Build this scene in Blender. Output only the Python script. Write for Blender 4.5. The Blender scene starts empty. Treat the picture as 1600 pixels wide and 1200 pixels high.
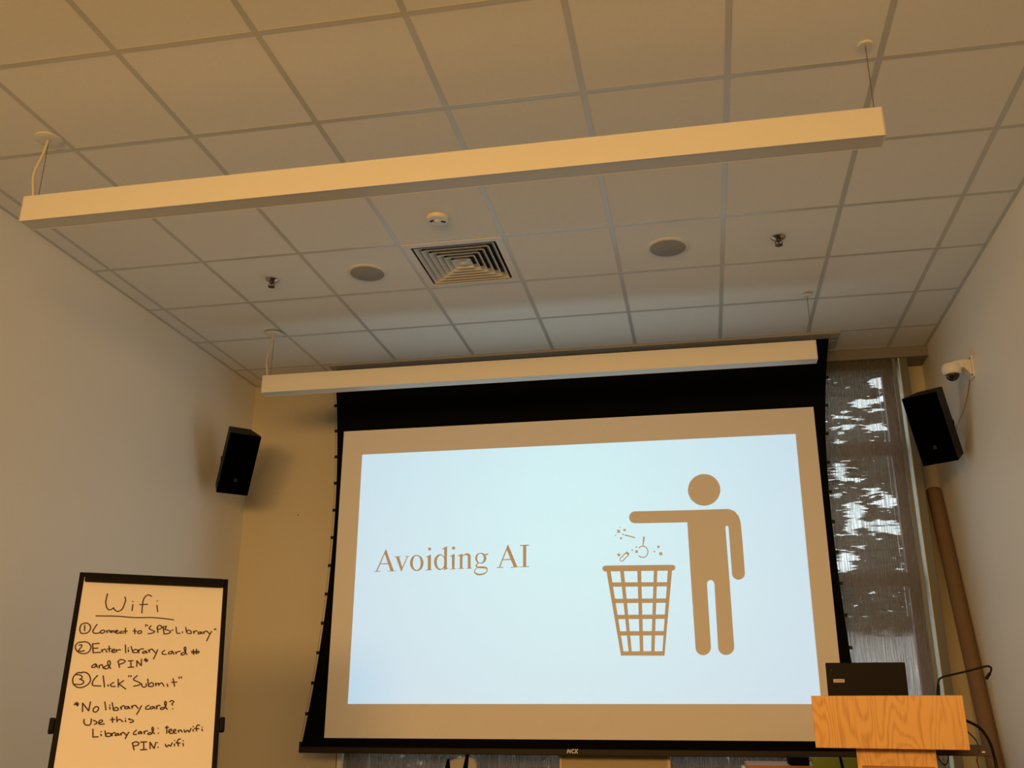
import bpy, bmesh, math, random
from mathutils import Vector, Matrix
random.seed(7)
scene = bpy.context.scene
COL = scene.collection
Z0 = 1.2                      # eye height of the camera above the floor

# ------------------------------------------------------------------ camera
cam_data = bpy.data.cameras.new('camera')
cam = bpy.data.objects.new('camera', cam_data)
COL.objects.link(cam)
cam_data.sensor_fit = 'HORIZONTAL'
cam_data.sensor_width = 36.0
cam_data.lens = 1472.13 / 1600 * 36.0
cam_data.shift_x = -19.85 / 1600
cam_data.clip_start = 0.02
yaw, pitch, roll = -0.1844, 0.3293, 0.0006
fw = Vector((math.sin(yaw) * math.cos(pitch), math.cos(yaw) * math.cos(pitch), math.sin(pitch)))
rt = Vector((math.cos(yaw), -math.sin(yaw), 0))
up = rt.cross(fw)
rt2 = rt * math.cos(roll) + up * math.sin(roll)
up2 = up * math.cos(roll) - rt * math.sin(roll)
cam.matrix_world = Matrix(((rt2.x, up2.x, -fw.x, 0), (rt2.y, up2.y, -fw.y, 0), (rt2.z, up2.z, -fw.z, Z0), (0, 0, 0, 1)))
scene.camera = cam

# ------------------------------------------------------------------ exposure, sky, lamps
scene.view_settings.view_transform = 'Standard'
scene.view_settings.look = 'None'
scene.view_settings.exposure = 0.0
scene.view_settings.gamma = 1.0
scene.view_settings.use_curve_mapping = False
scene.cycles.use_denoising = True
scene.cycles.max_bounces = 10
scene.cycles.transparent_max_bounces = 16
scene.cycles.sample_clamp_indirect = 4.0
scene.cycles.caustics_reflective = False
scene.cycles.caustics_refractive = False

world = bpy.data.worlds.new('sky')
scene.world = world
world.use_nodes = True
bg = world.node_tree.nodes['Background']
bg.inputs['Color'].default_value = (0.80, 0.90, 1.0, 1)
bg.inputs['Strength'].default_value = 4.5

WARM = (1.0, 0.545, 0.17)
def area_lamp(name, loc, rot, sx, sy, power, color):
    l = bpy.data.lights.new(name, 'AREA')
    l.shape = 'RECTANGLE'; l.size = sx; l.size_y = sy; l.energy = power; l.color = color; l.spread = math.radians(112)
    o = bpy.data.objects.new(name, l); COL.objects.link(o)
    o.location = loc; o.rotation_euler = rot
    return o
# warm lamps of the rear half of the room, behind the viewer
area_lamp('rear_lamp', (-2.6, -2.4, Z0 + 1.45), (math.radians(70), 0, math.radians(-6)), 1.5, 1.0, 52, WARM)
area_lamp('rear_lamp', (-0.9, -2.4, Z0 + 1.45), (math.radians(70), 0, 0), 1.5, 1.0, 45, WARM)
area_lamp('rear_lamp', (0.7, -2.4, Z0 + 1.45), (math.radians(70), 0, math.radians(6)), 1.5, 1.0, 36, WARM)
# ------------------------------------------------------------------ materials
def nodes_of(name):
    m = bpy.data.materials.new(name); m.use_nodes = True
    return m, m.node_tree.nodes, m.node_tree.links
def mat(name, col, rough=0.6, metal=0.0, spec=0.5, noise=None, bump=None, emit=None, coat=0.0):
    m, n, l = nodes_of(name)
    b = n['Principled BSDF']
    b.inputs['Base Color'].default_value = (*col, 1)
    b.inputs['Roughness'].default_value = rough
    b.inputs['Metallic'].default_value = metal
    b.inputs['Specular IOR Level'].default_value = spec
    b.inputs['Coat Weight'].default_value = coat
    if noise or bump:
        tc = n.new('ShaderNodeTexCoord')
    if noise:                       # (scale, amount)
        t = n.new('ShaderNodeTexNoise'); t.inputs['Scale'].default_value = noise[0]; t.inputs['Detail'].default_value = 4
        l.new(tc.outputs['Object'], t.inputs['Vector'])
        r = n.new('ShaderNodeMix'); r.data_type = 'RGBA'
        a = noise[1]
        r.inputs['A'].default_value = (*[max(0, c * (1 - a)) for c in col], 1)
        r.inputs['B'].default_value = (*[min(1, c * (1 + a)) for c in col], 1)
        l.new(t.outputs['Fac'], r.inputs['Factor']); l.new(r.outputs['Result'], b.inputs['Base Color'])
    if bump:                        # (scale, strength)
        t2 = n.new('ShaderNodeTexNoise'); t2.inputs['Scale'].default_value = bump[0]; t2.inputs['Detail'].default_value = 3
        l.new(tc.outputs['Object'], t2.inputs['Vector'])
        bp = n.new('ShaderNodeBump'); bp.inputs['Strength'].default_value = bump[1]; bp.inputs['Distance'].default_value = 0.002
        l.new(t2.outputs['Fac'], bp.inputs['Height']); l.new(bp.outputs['Normal'], b.inputs['Normal'])
    if emit:
        b.inputs['Emission Color'].default_value = (*emit[:3], 1); b.inputs['Emission Strength'].default_value = emit[3]
    return m

M = {}
M['wall'] = mat('white_wall_paint', (0.91, 0.905, 0.865), 0.5, noise=(2.5, 0.02), bump=(180, 0.10), spec=0.4)
M['yellow'] = mat('yellow_wall_paint', (0.66, 0.60, 0.455), 0.6, noise=(2, 0.03), bump=(180, 0.12))
M['tile'] = mat('ceiling_tile', (0.91, 0.91, 0.88), 0.85, noise=(60, 0.03), bump=(320, 0.25), spec=0.2)
M['tbar'] = mat('ceiling_grid_paint', (0.60, 0.61, 0.58), 0.28, spec=0.7)
M['floor'] = mat('carpet', (0.07, 0.075, 0.085), 0.95, noise=(200, 0.25), bump=(400, 0.5))
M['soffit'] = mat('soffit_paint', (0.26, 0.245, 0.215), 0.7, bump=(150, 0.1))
M['white_metal'] = mat('white_powder_coat', (0.80, 0.79, 0.76), 0.38, noise=(8, 0.01))
M['lens'] = mat('opal_diffuser', (0.66, 0.67, 0.66), 0.35, noise=(12, 0.02))
M['steel'] = mat('steel_cable', (0.30, 0.28, 0.25), 0.35, 0.9, noise=(40, 0.1))
M['white_plastic'] = mat('white_plastic', (0.80, 0.78, 0.72), 0.4, noise=(20, 0.02))
M['cream_cord'] = mat('cream_cord', (0.72, 0.66, 0.50), 0.5, noise=(30, 0.05))
M['grey_grille'] = mat('grey_speaker_mesh', (0.34, 0.33, 0.29), 0.6, noise=(400, 0.15), bump=(900, 0.4))
M['black'] = mat('black_fabric', (0.004, 0.004, 0.004), 0.9, spec=0.02, noise=(50, 0.2))
M['black_cab'] = mat('black_cabinet', (0.006, 0.005, 0.005), 0.55, spec=0.2, noise=(60, 0.2))
M['black_grille'] = mat('black_grille', (0.0012, 0.0012, 0.0012), 0.95, spec=0.0, noise=(300, 0.3))
M['badge'] = mat('badge_grey', (0.06, 0.06, 0.065), 0.5, 0.0, noise=(50, 0.05))
M['black_plastic'] = mat('black_plastic', (0.006, 0.0045, 0.004), 0.5, spec=0.16, noise=(40, 0.15))
M['dark_bar'] = mat('dark_bronze_bar', (0.020, 0.014, 0.010), 0.5, 0.0, spec=0.2, noise=(20, 0.1))
M['screen'] = mat('screen_fabric', (0.82, 0.80, 0.79), 0.9, spec=0.1, noise=(4, 0.01))
M['cord'] = mat('tension_cord', (0.10, 0.10, 0.09), 0.6, noise=(30, 0.05))
M['paper'] = mat('flipchart_paper', (0.93, 0.88, 0.85), 0.7, spec=0.2, noise=(3, 0.015))
M['ink'] = mat('brown_black_marker_ink', (0.055, 0.022, 0.016), 0.6, noise=(60, 0.3))
M['cardboard'] = mat('brown_cardboard', (0.175, 0.108, 0.06), 0.75, noise=(14, 0.12), bump=(90, 0.15))
M['dark_wood'] = mat('dark_brown_board', (0.05, 0.022, 0.012), 0.5, noise=(25, 0.2))
M['frame'] = mat('window_frame_bronze', (0.26, 0.22, 0.19), 0.5, 0.2, noise=(10, 0.05))
M['jamb'] = mat('pale_window_jamb', (0.88, 0.92, 0.84), 0.5, noise=(10, 0.02))
M['rail'] = mat('grey_shade_rail', (0.20, 0.215, 0.20), 0.45, 0.2, noise=(10, 0.04))
M['chrome'] = mat('tarnished_chrome', (0.42, 0.38, 0.32), 0.28, 1.0, noise=(60, 0.1))
M['brass'] = mat('dark_brass', (0.10, 0.075, 0.045), 0.4, 0.8, noise=(60, 0.15))
M['dome'] = mat('smoked_dome', (0.012, 0.011, 0.010), 0.08, spec=0.6, noise=(20, 0.1))
M['duct'] = mat('dark_duct', (0.22, 0.21, 0.20), 0.8, noise=(10, 0.2))
M['green'] = mat('lime_green_vinyl', (0.14, 0.19, 0.012), 0.45, noise=(12, 0.06))
M['orange_wood'] = mat('reddish_wood', (0.34, 0.13, 0.04), 0.5, noise=(12, 0.2))
M['beige'] = mat('beige_panel', (0.50, 0.40, 0.24), 0.6, noise=(6, 0.05))
M['pale_wood'] = mat('pale_edge_wood', (0.78, 0.60, 0.42), 0.5, noise=(20, 0.08))
M['cloth'] = mat('white_cloth', (0.50, 0.48, 0.45), 0.85, noise=(9, 0.08), bump=(40, 0.4))
M['silver'] = mat('silver_metal', (0.62, 0.60, 0.58), 0.3, 0.8, noise=(30, 0.05))
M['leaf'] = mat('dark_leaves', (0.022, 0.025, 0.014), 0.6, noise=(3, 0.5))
M['bark'] = mat('bark', (0.06, 0.045, 0.03), 0.9, noise=(20, 0.3), bump=(30, 0.6))
M['lawn'] = mat('lawn', (0.12, 0.13, 0.09), 0.95, noise=(2, 0.3))
M['render'] = mat('grey_render', (0.60, 0.54, 0.53), 0.8, noise=(2.2, 0.35))
M['roofing'] = mat('dark_roofing', (0.06, 0.06, 0.06), 0.8, noise=(2, 0.2))
M['far_glass'] = mat('far_window_glass', (0.10, 0.11, 0.12), 0.1, noise=(1, 0.3))
M['sticker'] = mat('tan_nameplate', (0.55, 0.46, 0.33), 0.35, 0.3, noise=(40, 0.05))
M['sticker_line'] = mat('nameplate_lettering', (0.26, 0.17, 0.08), 0.5, noise=(40, 0.05))

def wood_material():
    m, n, l = nodes_of('oak_veneer')
    b = n['Principled BSDF']
    tc = n.new('ShaderNodeTexCoord')
    def noise(scale, sc, det, ro=0.5):
        mp = n.new('ShaderNodeMapping'); mp.inputs['Scale'].default_value = scale
        l.new(tc.outputs['Object'], mp.inputs['Vector'])
        t = n.new('ShaderNodeTexNoise'); t.inputs['Scale'].default_value = sc; t.inputs['Detail'].default_value = det; t.inputs['Roughness'].default_value = ro
        l.new(mp.outputs['Vector'], t.inputs['Vector']); return t
    def math_(op, a, bb):
        q = n.new('ShaderNodeMath'); q.operation = op
        for k, v in enumerate((a, bb)):
            if isinstance(v, (int, float)): q.inputs[k].default_value = v
            else: l.new(v, q.inputs[k])
        return q.outputs[0]
    big = noise((1.0, 1.0, 0.22), 8.0, 1.5)                    # growth rings: contour lines of a stretched field
    ring = math_('SINE', math_('MULTIPLY', big.outputs['Fac'], 120.0), 0)
    ring = math_('POWER', math_('MULTIPLY_ADD', ring, 0.5), 2.0) if False else math_('ADD', math_('MULTIPLY', ring, 0.5), 0.5)
    pore = noise((1.0, 1.0, 0.03), 240.0, 2)
    f = math_('ADD', math_('MULTIPLY', ring, 0.42), math_('MULTIPLY', pore.outputs['Fac'], 0.75))
    r = n.new('ShaderNodeValToRGB')
    r.color_ramp.elements[0].position = 0.22; r.color_ramp.elements[0].color = (0.53, 0.245, 0.05, 1)
    r.color_ramp.elements[1].position = 0.62; r.color_ramp.elements[1].color = (0.74, 0.41, 0.115, 1)
    l.new(f, r.inputs['Fac']); l.new(r.outputs['Color'], b.inputs['Base Color'])
    b.inputs['Roughness'].default_value = 0.42
    return m
M['oak'] = wood_material()

def slide_material():
    # white screen fabric lit by the projected slide: the lit area gives off the projector's cool light
    m, n, l = nodes_of('projected_slide_light')
    b = n['Principled BSDF']
    b.inputs['Base Color'].default_value = (0.82, 0.80, 0.79, 1); b.inputs['Roughness'].default_value = 0.9
    b.inputs['Specular IOR Level'].default_value = 0.1
    tc = n.new('ShaderNodeTexCoord')
    mp = n.new('ShaderNodeMapping'); mp.inputs['Scale'].default_value = (0.52, 0.52, 0.52); mp.inputs['Location'].default_value = (0.0, 0.0, -0.82)
    l.new(tc.outputs['Object'], mp.inputs['Vector'])
    t = n.new('ShaderNodeTexGradient'); t.gradient_type = 'SPHERICAL'
    l.new(mp.outputs['Vector'], t.inputs['Vector'])
    r = n.new('ShaderNodeValToRGB')
    r.color_ramp.elements[0].position = 0.05; r.color_ramp.elements[0].color = (0.20, 0.50, 0.72, 1)
    r.color_ramp.elements[1].position = 0.85; r.color_ramp.elements[1].color = (0.225, 0.625, 0.785, 1)
    l.new(t.outputs['Fac'], r.inputs['Fac']); l.new(r.outputs['Color'], b.inputs['Emission Color'])
    b.inputs['Emission Strength'].default_value = 1.0
    return m
M['slide'] = slide_material()

def shade_material():
    m, n, l = nodes_of('brown_mesh_shade')
    out = n['Material Output']; n.remove(n['Principled BSDF'])
    d1 = n.new('ShaderNodeBsdfDiffuse'); d1.inputs['Color'].default_value = (0.155, 0.14, 0.12, 1)
    d2 = n.new('ShaderNodeBsdfTranslucent'); d2.inputs['Color'].default_value = (0.11, 0.085, 0.07, 1)
    d = n.new('ShaderNodeAddShader'); l.new(d1.outputs[0], d.inputs[0]); l.new(d2.outputs[0], d.inputs[1])
    tr = n.new('ShaderNodeBsdfTransparent'); tr.inputs['Color'].default_value = (1, 0.98, 0.95, 1)
    tc = n.new('ShaderNodeTexCoord')
    mp = n.new('ShaderNodeMapping'); mp.inputs['Scale'].default_value = (130, 1, 5)
    l.new(tc.outputs['Object'], mp.inputs['Vector'])
    t = n.new('ShaderNodeTexNoise'); t.inputs['Scale'].default_value = 1.0; t.inputs['Detail'].default_value = 2
    l.new(mp.outputs['Vector'], t.inputs['Vector'])
    mr = n.new('ShaderNodeMapRange')
    mr.inputs['From Min'].default_value = 0.3; mr.inputs['From Max'].default_value = 0.7
    mr.inputs['To Min'].default_value = 0.45; mr.inputs['To Max'].default_value = 0.69
    l.new(t.outputs['Fac'], mr.inputs['Value'])
    mx = n.new('ShaderNodeMixShader')
    l.new(mr.outputs['Result'], mx.inputs['Fac']); l.new(tr.outputs[0], mx.inputs[1]); l.new(d.outputs[0], mx.inputs[2])
    l.new(mx.outputs[0], out.inputs['Surface'])
    return m
M['shade'] = shade_material()

def glass_material():
    m, n, l = nodes_of('window_glass')
    out = n['Material Output']; n.remove(n['Principled BSDF'])
    tr = n.new('ShaderNodeBsdfTransparent'); tr.inputs['Color'].default_value = (0.93, 0.97, 0.96, 1)
    gl = n.new('ShaderNodeBsdfGlossy'); gl.inputs['Roughness'].default_value = 0.02
    fr = n.new('ShaderNodeLayerWeight'); fr.inputs['Blend'].default_value = 0.12
    mx = n.new('ShaderNodeMixShader')
    l.new(fr.outputs['Fresnel'], mx.inputs['Fac']); l.new(tr.outputs[0], mx.inputs[1]); l.new(gl.outputs[0], mx.inputs[2])
    l.new(mx.outputs[0], out.inputs['Surface'])
    return m
M['glass'] = glass_material()

# ------------------------------------------------------------------ mesh helpers
class MB:
    def __init__(s): s.v = []; s.f = []
    def add(s, vs, fs):
        k = len(s.v); s.v += [Vector(v) for v in vs]; s.f += [[k + i for i in f] for f in fs]; return s
    def box(s, x0, x1, y0, y1, z0, z1, mx=None):
        vs = [Vector((x, y, z)) for z in (z0, z1) for y in (y0, y1) for x in (x0, x1)]
        if mx is not None: vs = [mx @ v for v in vs]
        return s.add(vs, [(0, 2, 3, 1), (4, 5, 7, 6), (0, 1, 5, 4), (2, 6, 7, 3), (0, 4, 6, 2), (1, 3, 7, 5)])
    def hexa(s, p): return s.add(p, [(0, 2, 3, 1), (4, 5, 7, 6), (0, 1, 5, 4), (2, 6, 7, 3), (0, 4, 6, 2), (1, 3, 7, 5)])
    def tube(s, pts, r, n=10, caps=True):
        pts = [Vector(p) for p in pts]; rs = r if isinstance(r, (list, tuple)) else [r] * len(pts)
        k = len(s.v); ref = None
        for i, p in enumerate(pts):
            t = (pts[min(i + 1, len(pts) - 1)] - pts[max(i - 1, 0)]).normalized()
            if ref is None: ref = t.orthogonal().normalized()
            ref = (ref - t * ref.dot(t)).normalized(); b = t.cross(ref)
            for j in range(n):
                a = 2 * math.pi * j / n
                s.v.append(p + (ref * math.cos(a) + b * math.sin(a)) * rs[i])
        for i in range(len(pts) - 1):
            for j in range(n):
                a = k + i * n + j; c = k + i * n + (j + 1) % n
                s.f.append([a, c, c + n, a + n])
        if caps:
            s.f.append([k + j for j in reversed(range(n))]); e = k + (len(pts) - 1) * n
            s.f.append([e + j for j in range(n)])
        return s
    def lathe(s, prof, origin, n=32, axis='Z', mx=None):     # prof: (radius, height)
        k = len(s.v); o = Vector(origin)
        for (r, h) in prof:
            for j in range(n):
                a = 2 * math.pi * j / n
                p = Vector((r * math.cos(a), r * math.sin(a), h))
                if mx is not None: p = mx @ p
                s.v.append(o + p)
        for i in range(len(prof) - 1):
            for j in range(n):
                a = k + i * n + j; c = k + i * n + (j + 1) % n
                s.f.append([a, c, c + n, a + n])
        s.f.append([k + j for j in reversed(range(n))]); e = k + (len(prof) - 1) * n
        s.f.append([e + j for j in range(n)])
        return s
    def poly(s, pts): return s.add(pts, [list(range(len(pts)))])
    def slab(s, a, b):                                        # closed prism between two equal loops
        n = len(a)
        return s.add(list(a) + list(b), [list(range(n)), list(range(2 * n - 1, n - 1, -1))] + [(i, i + n, (i + 1) % n + n, (i + 1) % n) for i in range(n)])
    def build(s, name, material, parent=None, bevel=0.0, smooth=False, seg=2):
        off = Vector(parent['base']) if parent is not None and 'base' in parent else Vector((0, 0, 0))
        me = bpy.data.meshes.new(name)
        me.from_pydata([v - off for v in s.v], [], s.f)
        me.update()
        bm = bmesh.new(); bm.from_mesh(me)
        bmesh.ops.recalc_face_normals(bm, faces=bm.faces)
        bm.to_mesh(me); bm.free()
        me.materials.append(material)
        o = bpy.data.objects.new(name, me); COL.objects.link(o)
        if parent is not None:
            o.parent = parent; o['base'] = tuple(off)
        if bevel:
            b = o.modifiers.new('bevel', 'BEVEL'); b.width = bevel; b.segments = seg; b.limit_method = 'ANGLE'
        if smooth:
            for p in me.polygons: p.use_smooth = True
            if smooth == 'auto':
                me.set_sharp_from_angle(angle=math.radians(35))
        return o

def thing(name, label, cat, base, group=None):
    o = bpy.data.objects.new(name, None); COL.objects.link(o)
    o.location = base; o['base'] = tuple(base)
    o.empty_display_size = 0.1
    o['label'] = label; o['category'] = cat
    if group: o['group'] = group
    return o
def tag(o, label, cat, group=None):
    o['label'] = label; o['category'] = cat
    if group: o['group'] = group
    return o
def struct(o, kind='structure'):
    o['kind'] = kind; return o
def dup(root, delta, label, name=None):
    r = root.copy(); COL.objects.link(r); r.location = root.location + Vector(delta); r['label'] = label
    def rec(src, dst):
        for ch in list(src.children):
            c = ch.copy(); COL.objects.link(c); c.parent = dst; rec(ch, c)
    rec(root, r)
    return r
def smooth_path(pts, sub=6):                                 # Catmull-Rom
    pts = [Vector(p) for p in pts]
    if len(pts) < 3: return pts
    out = []
    for i in range(len(pts) - 1):
        p0 = pts[i - 1] if i else pts[0] * 2 - pts[1]; p1 = pts[i]; p2 = pts[i + 1]
        p3 = pts[i + 2] if i + 2 < len(pts) else p2 * 2 - p1
        for k in range(sub):
            t = k / sub
            out.append(0.5 * ((2 * p1) + (p2 - p0) * t + (2 * p0 - 5 * p1 + 4 * p2 - p3) * t * t + (3 * p1 - p0 - 3 * p2 + p3) * t ** 3))
    out.append(pts[-1]); return out

# ------------------------------------------------------------------ room shell
XL, XR, YB, YR = -3.56, 1.72, 6.89, -3.2       # left wall, right wall, far wall, rear wall
ZC = Z0 + 2.507                                 # ceiling
struct(MB().box(XL - .1, XR + .1, YR - .1, 7.3, -.1, 0).build('floor', M['floor']))
struct(MB().box(XL - .12, XL, YR - .1, 7.3, 0, ZC + .3).build('wall_left', M['wall']))
struct(MB().box(XR, XR + .12, YR - .1, 7.3, 0, ZC + .3).build('wall_right', M['wall']))
struct(MB().box(XL - .12, XR + .12, YR - .12, YR, 0, ZC + .3).build('wall_rear', mat('rear_wall_paint', (0.42, 0.43, 0.44), 0.6, noise=(3, .03))))
wb = MB()
wb.box(XL, -2.66, YB, 7.3, 0, ZC + .3)
wb.box(1.60, XR, 7.11, 7.3, 0, ZC)
wb.box(-2.66, 1.60, 7.16, 7.3, 0, 0.35)
struct(wb.build('wall_back', M['yellow']))
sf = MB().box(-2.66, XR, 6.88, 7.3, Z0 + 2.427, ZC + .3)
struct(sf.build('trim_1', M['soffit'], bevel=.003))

GX, GY, T = -2.8226, 2.8196, 0.6096
cols = [XL] + [GX + i * T for i in range(-1, 8)] + [XR]
rows = [YR] + [GY + i * T for i in range(-9, 7)] + [6.88]
cb, hb = 0.0125, 0.004
tiles = MB()
SLOT = (-2.76, 1.06, 6.477, 6.80)
for i in range(len(cols) - 1):
    for j in range(len(rows) - 1):
        x0, x1, y0, y1 = cols[i], cols[i + 1], rows[j], rows[j + 1]
        if abs(x0 - (GX + 2 * T)) < .01 and abs(y0 - (GY + 3 * T)) < .01: continue      # the air diffuser sits in this cell
        tiles.box(x0, x1, y0, y1, ZC + 0.0015, ZC + 0.02)
ceil = struct(tiles.build('ceiling', M['tile']))
struct(MB().box(XL - .12, XR + .12, YR - .1, 7.3, ZC + .3, ZC + .34).build('roof', M['duct']))  # unseen cover above the tiles, added to keep sky light out
grid = MB()
for i, x in enumerate(cols):
    a, b = x - cb, x + cb
    if i == 0: a, b = x, x + 0.022
    if i == len(cols) - 1: a, b = x - 0.022, x
    grid.box(a, b, YR, 6.88, ZC, ZC + .0015)
for j, y in enumerate(rows):
    a, b = y - cb, y + cb
    if j == 0: a, b = y, y + .022
    if j == len(rows) - 1: a, b = y - .010, y
    for i in range(len(cols) - 1):
        grid.box(cols[i] + cb, cols[i + 1] - cb, a, b, ZC + .0002, ZC + .0015)
g = grid.build('trim_2', M['tbar']); struct(g)

# ------------------------------------------------------------------ window behind the screen, shade, jambs
wf = MB()
wx = [-2.50, -1.55, -0.56, 0.43, 1.425]
wf.box(-2.66, -2.50, 7.10, 7.17, .35, Z0 + 2.427); wf.box(1.425, 1.60, 7.10, 7.17, .35, Z0 + 2.427)
for x in wx[1:-1]: wf.box(x - .035, x + .035, 7.10, 7.17, .35, Z0 + 2.427)
wf.box(-2.5, 1.425, 7.10, 7.17, .35, .42); wf.box(-2.5, 1.425, 7.10, 7.17, Z0 + 2.39, Z0 + 2.427)
for z in (0.85, 1.80): wf.box(-2.5, 1.425, 7.085, 7.17, Z0 + z - .05, Z0 + z + .045)
win = struct(wf.build('window_1', M['frame'], bevel=.004))
for i in range(4):
    for (za, zb) in ((.42, Z0 + .80), (Z0 + .895, Z0 + 1.75), (Z0 + 1.845, Z0 + 2.39)):
        struct(MB().box(wx[i] + .03, wx[i + 1] - .03, 7.13, 7.138, za, zb).build('glass_pane', M['glass'], win))
jb = MB(); jb.box(1.508, 1.514, 6.895, 7.10, .0, Z0 + 2.427); jb.box(-2.655, -2.618, 6.895, 7.10, .0, Z0 + 2.427)
struct(jb.build('trim_3', M['jamb']))
struct(MB().box(1.514, 1.570, 6.892, 7.11, .0, Z0 + 2.427).build('trim_4', mat('grey_mullion', (0.15, 0.155, 0.14), 0.5, noise=(10, .04)), bevel=.003))
sh = thing('roller_shade', 'brown see-through mesh roller shade hanging over the tall window', 'window shade', (-0.5, 6.92, 0.9))
MB().box(-2.58, 1.464, 6.900, 6.902, 0.42, Z0 + 2.425).build('mesh_fabric', M['shade'], sh)
MB().tube([(-2.58, 6.94, Z0 + 2.385), (1.464, 6.94, Z0 + 2.385)], .036, 16).build('roller_tube', M['rail'], sh)
MB().box(-2.58, 1.464, 6.892, 6.912, 0.39, 0.425).build('hem_bar', M['rail'], sh)
for (a, b) in ((1.462, 1.488), (-2.605, -2.58)):
    MB().box(a, b, 6.892, 6.92, 0.36, Z0 + 2.427).build('side_channel', M['rail'], sh, bevel=.003)

# ------------------------------------------------------------------ projection screen
YS = 6.60
ps = thing('projection_screen', 'large pull-down projection screen with black borders showing a bluish white slide', 'projection screen', (-0.9, YS, Z0 - .31))
hs = MB()
hs.box(-2.76, 1.06, 6.478, 6.578, Z0 + 2.493, ZC + .12); hs.box(-2.76, 1.06, 6.622, 6.80, Z0 + 2.493, ZC + .12)
hs.box(-2.76, -2.74, 6.578, 6.622, Z0 + 2.493, ZC + .12); hs.box(1.04, 1.06, 6.578, 6.622, Z0 + 2.493, ZC + .12)
hs.box(-2.76, 1.06, 6.478, 6.80, ZC + .12, ZC + .13)
hs.build('housing', mat('grey_housing_paint', (0.44, 0.42, 0.38), 0.5, noise=(10, .03)), ps, bevel=.002)
def xl(z): return -0.051 * z * z - 0.001 * z ** 3 + 0.140 * z - 2.767
def xr(z): return 0.014 * z ** 3 - 0.003 * z * z - 0.053 * z + 0.926
zs = [-.269 + (2.62 + .269) * i / 40 for i in range(41)]
mk = MB()
loopF = [(xl(z), YS, Z0 + z) for z in zs] + [(xr(z), YS, Z0 + z) for z in reversed(zs)]
loopB = [(x, y + .0015, z) for x, y, z in loopF]
mk.slab(loopF, loopB).build('black_masking', M['black'], ps)
MB().box(-2.643, 0.838, YS - .0022, YS - .0007, Z0 - .210, Z0 + 1.995).build('white_surface', M['screen'], ps)
# the projected slide: lit area and the unlit drawing on it
SL = (-2.484, 0.699, 0.013, 1.804)
slide = MB().box(SL[0], SL[1], YS - .0034, YS - .0024, Z0 + SL[2], Z0 + SL[3]).build('projected_slide', M['slide'], ps)
def flat(name, polys, rings=(), dy=.0046):
    mb = MB()
    for q, p in enumerate(polys):
        e = dy + .00005 * (q % 23)
        a = [(p[i][0] / 1000, YS - e, Z0 + p[i][1] / 1000) for i in range(len(p))]
        mb.slab(a, [(x, YS - .0036, z) for x, y, z in a])
    for (o, i_) in rings:
        n = len(o); vo = [(x / 1000, YS - dy - .0012, Z0 + z / 1000) for x, z in o]; vi = [(x / 1000, YS - dy - .0012, Z0 + z / 1000) for x, z in i_]
        mb.add(vo + vi, [(k, (k + 1) % n, (k + 1) % n + n, k + n) for k in range(n)])
    return mb.build(name, M['screen'], slide)
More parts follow.
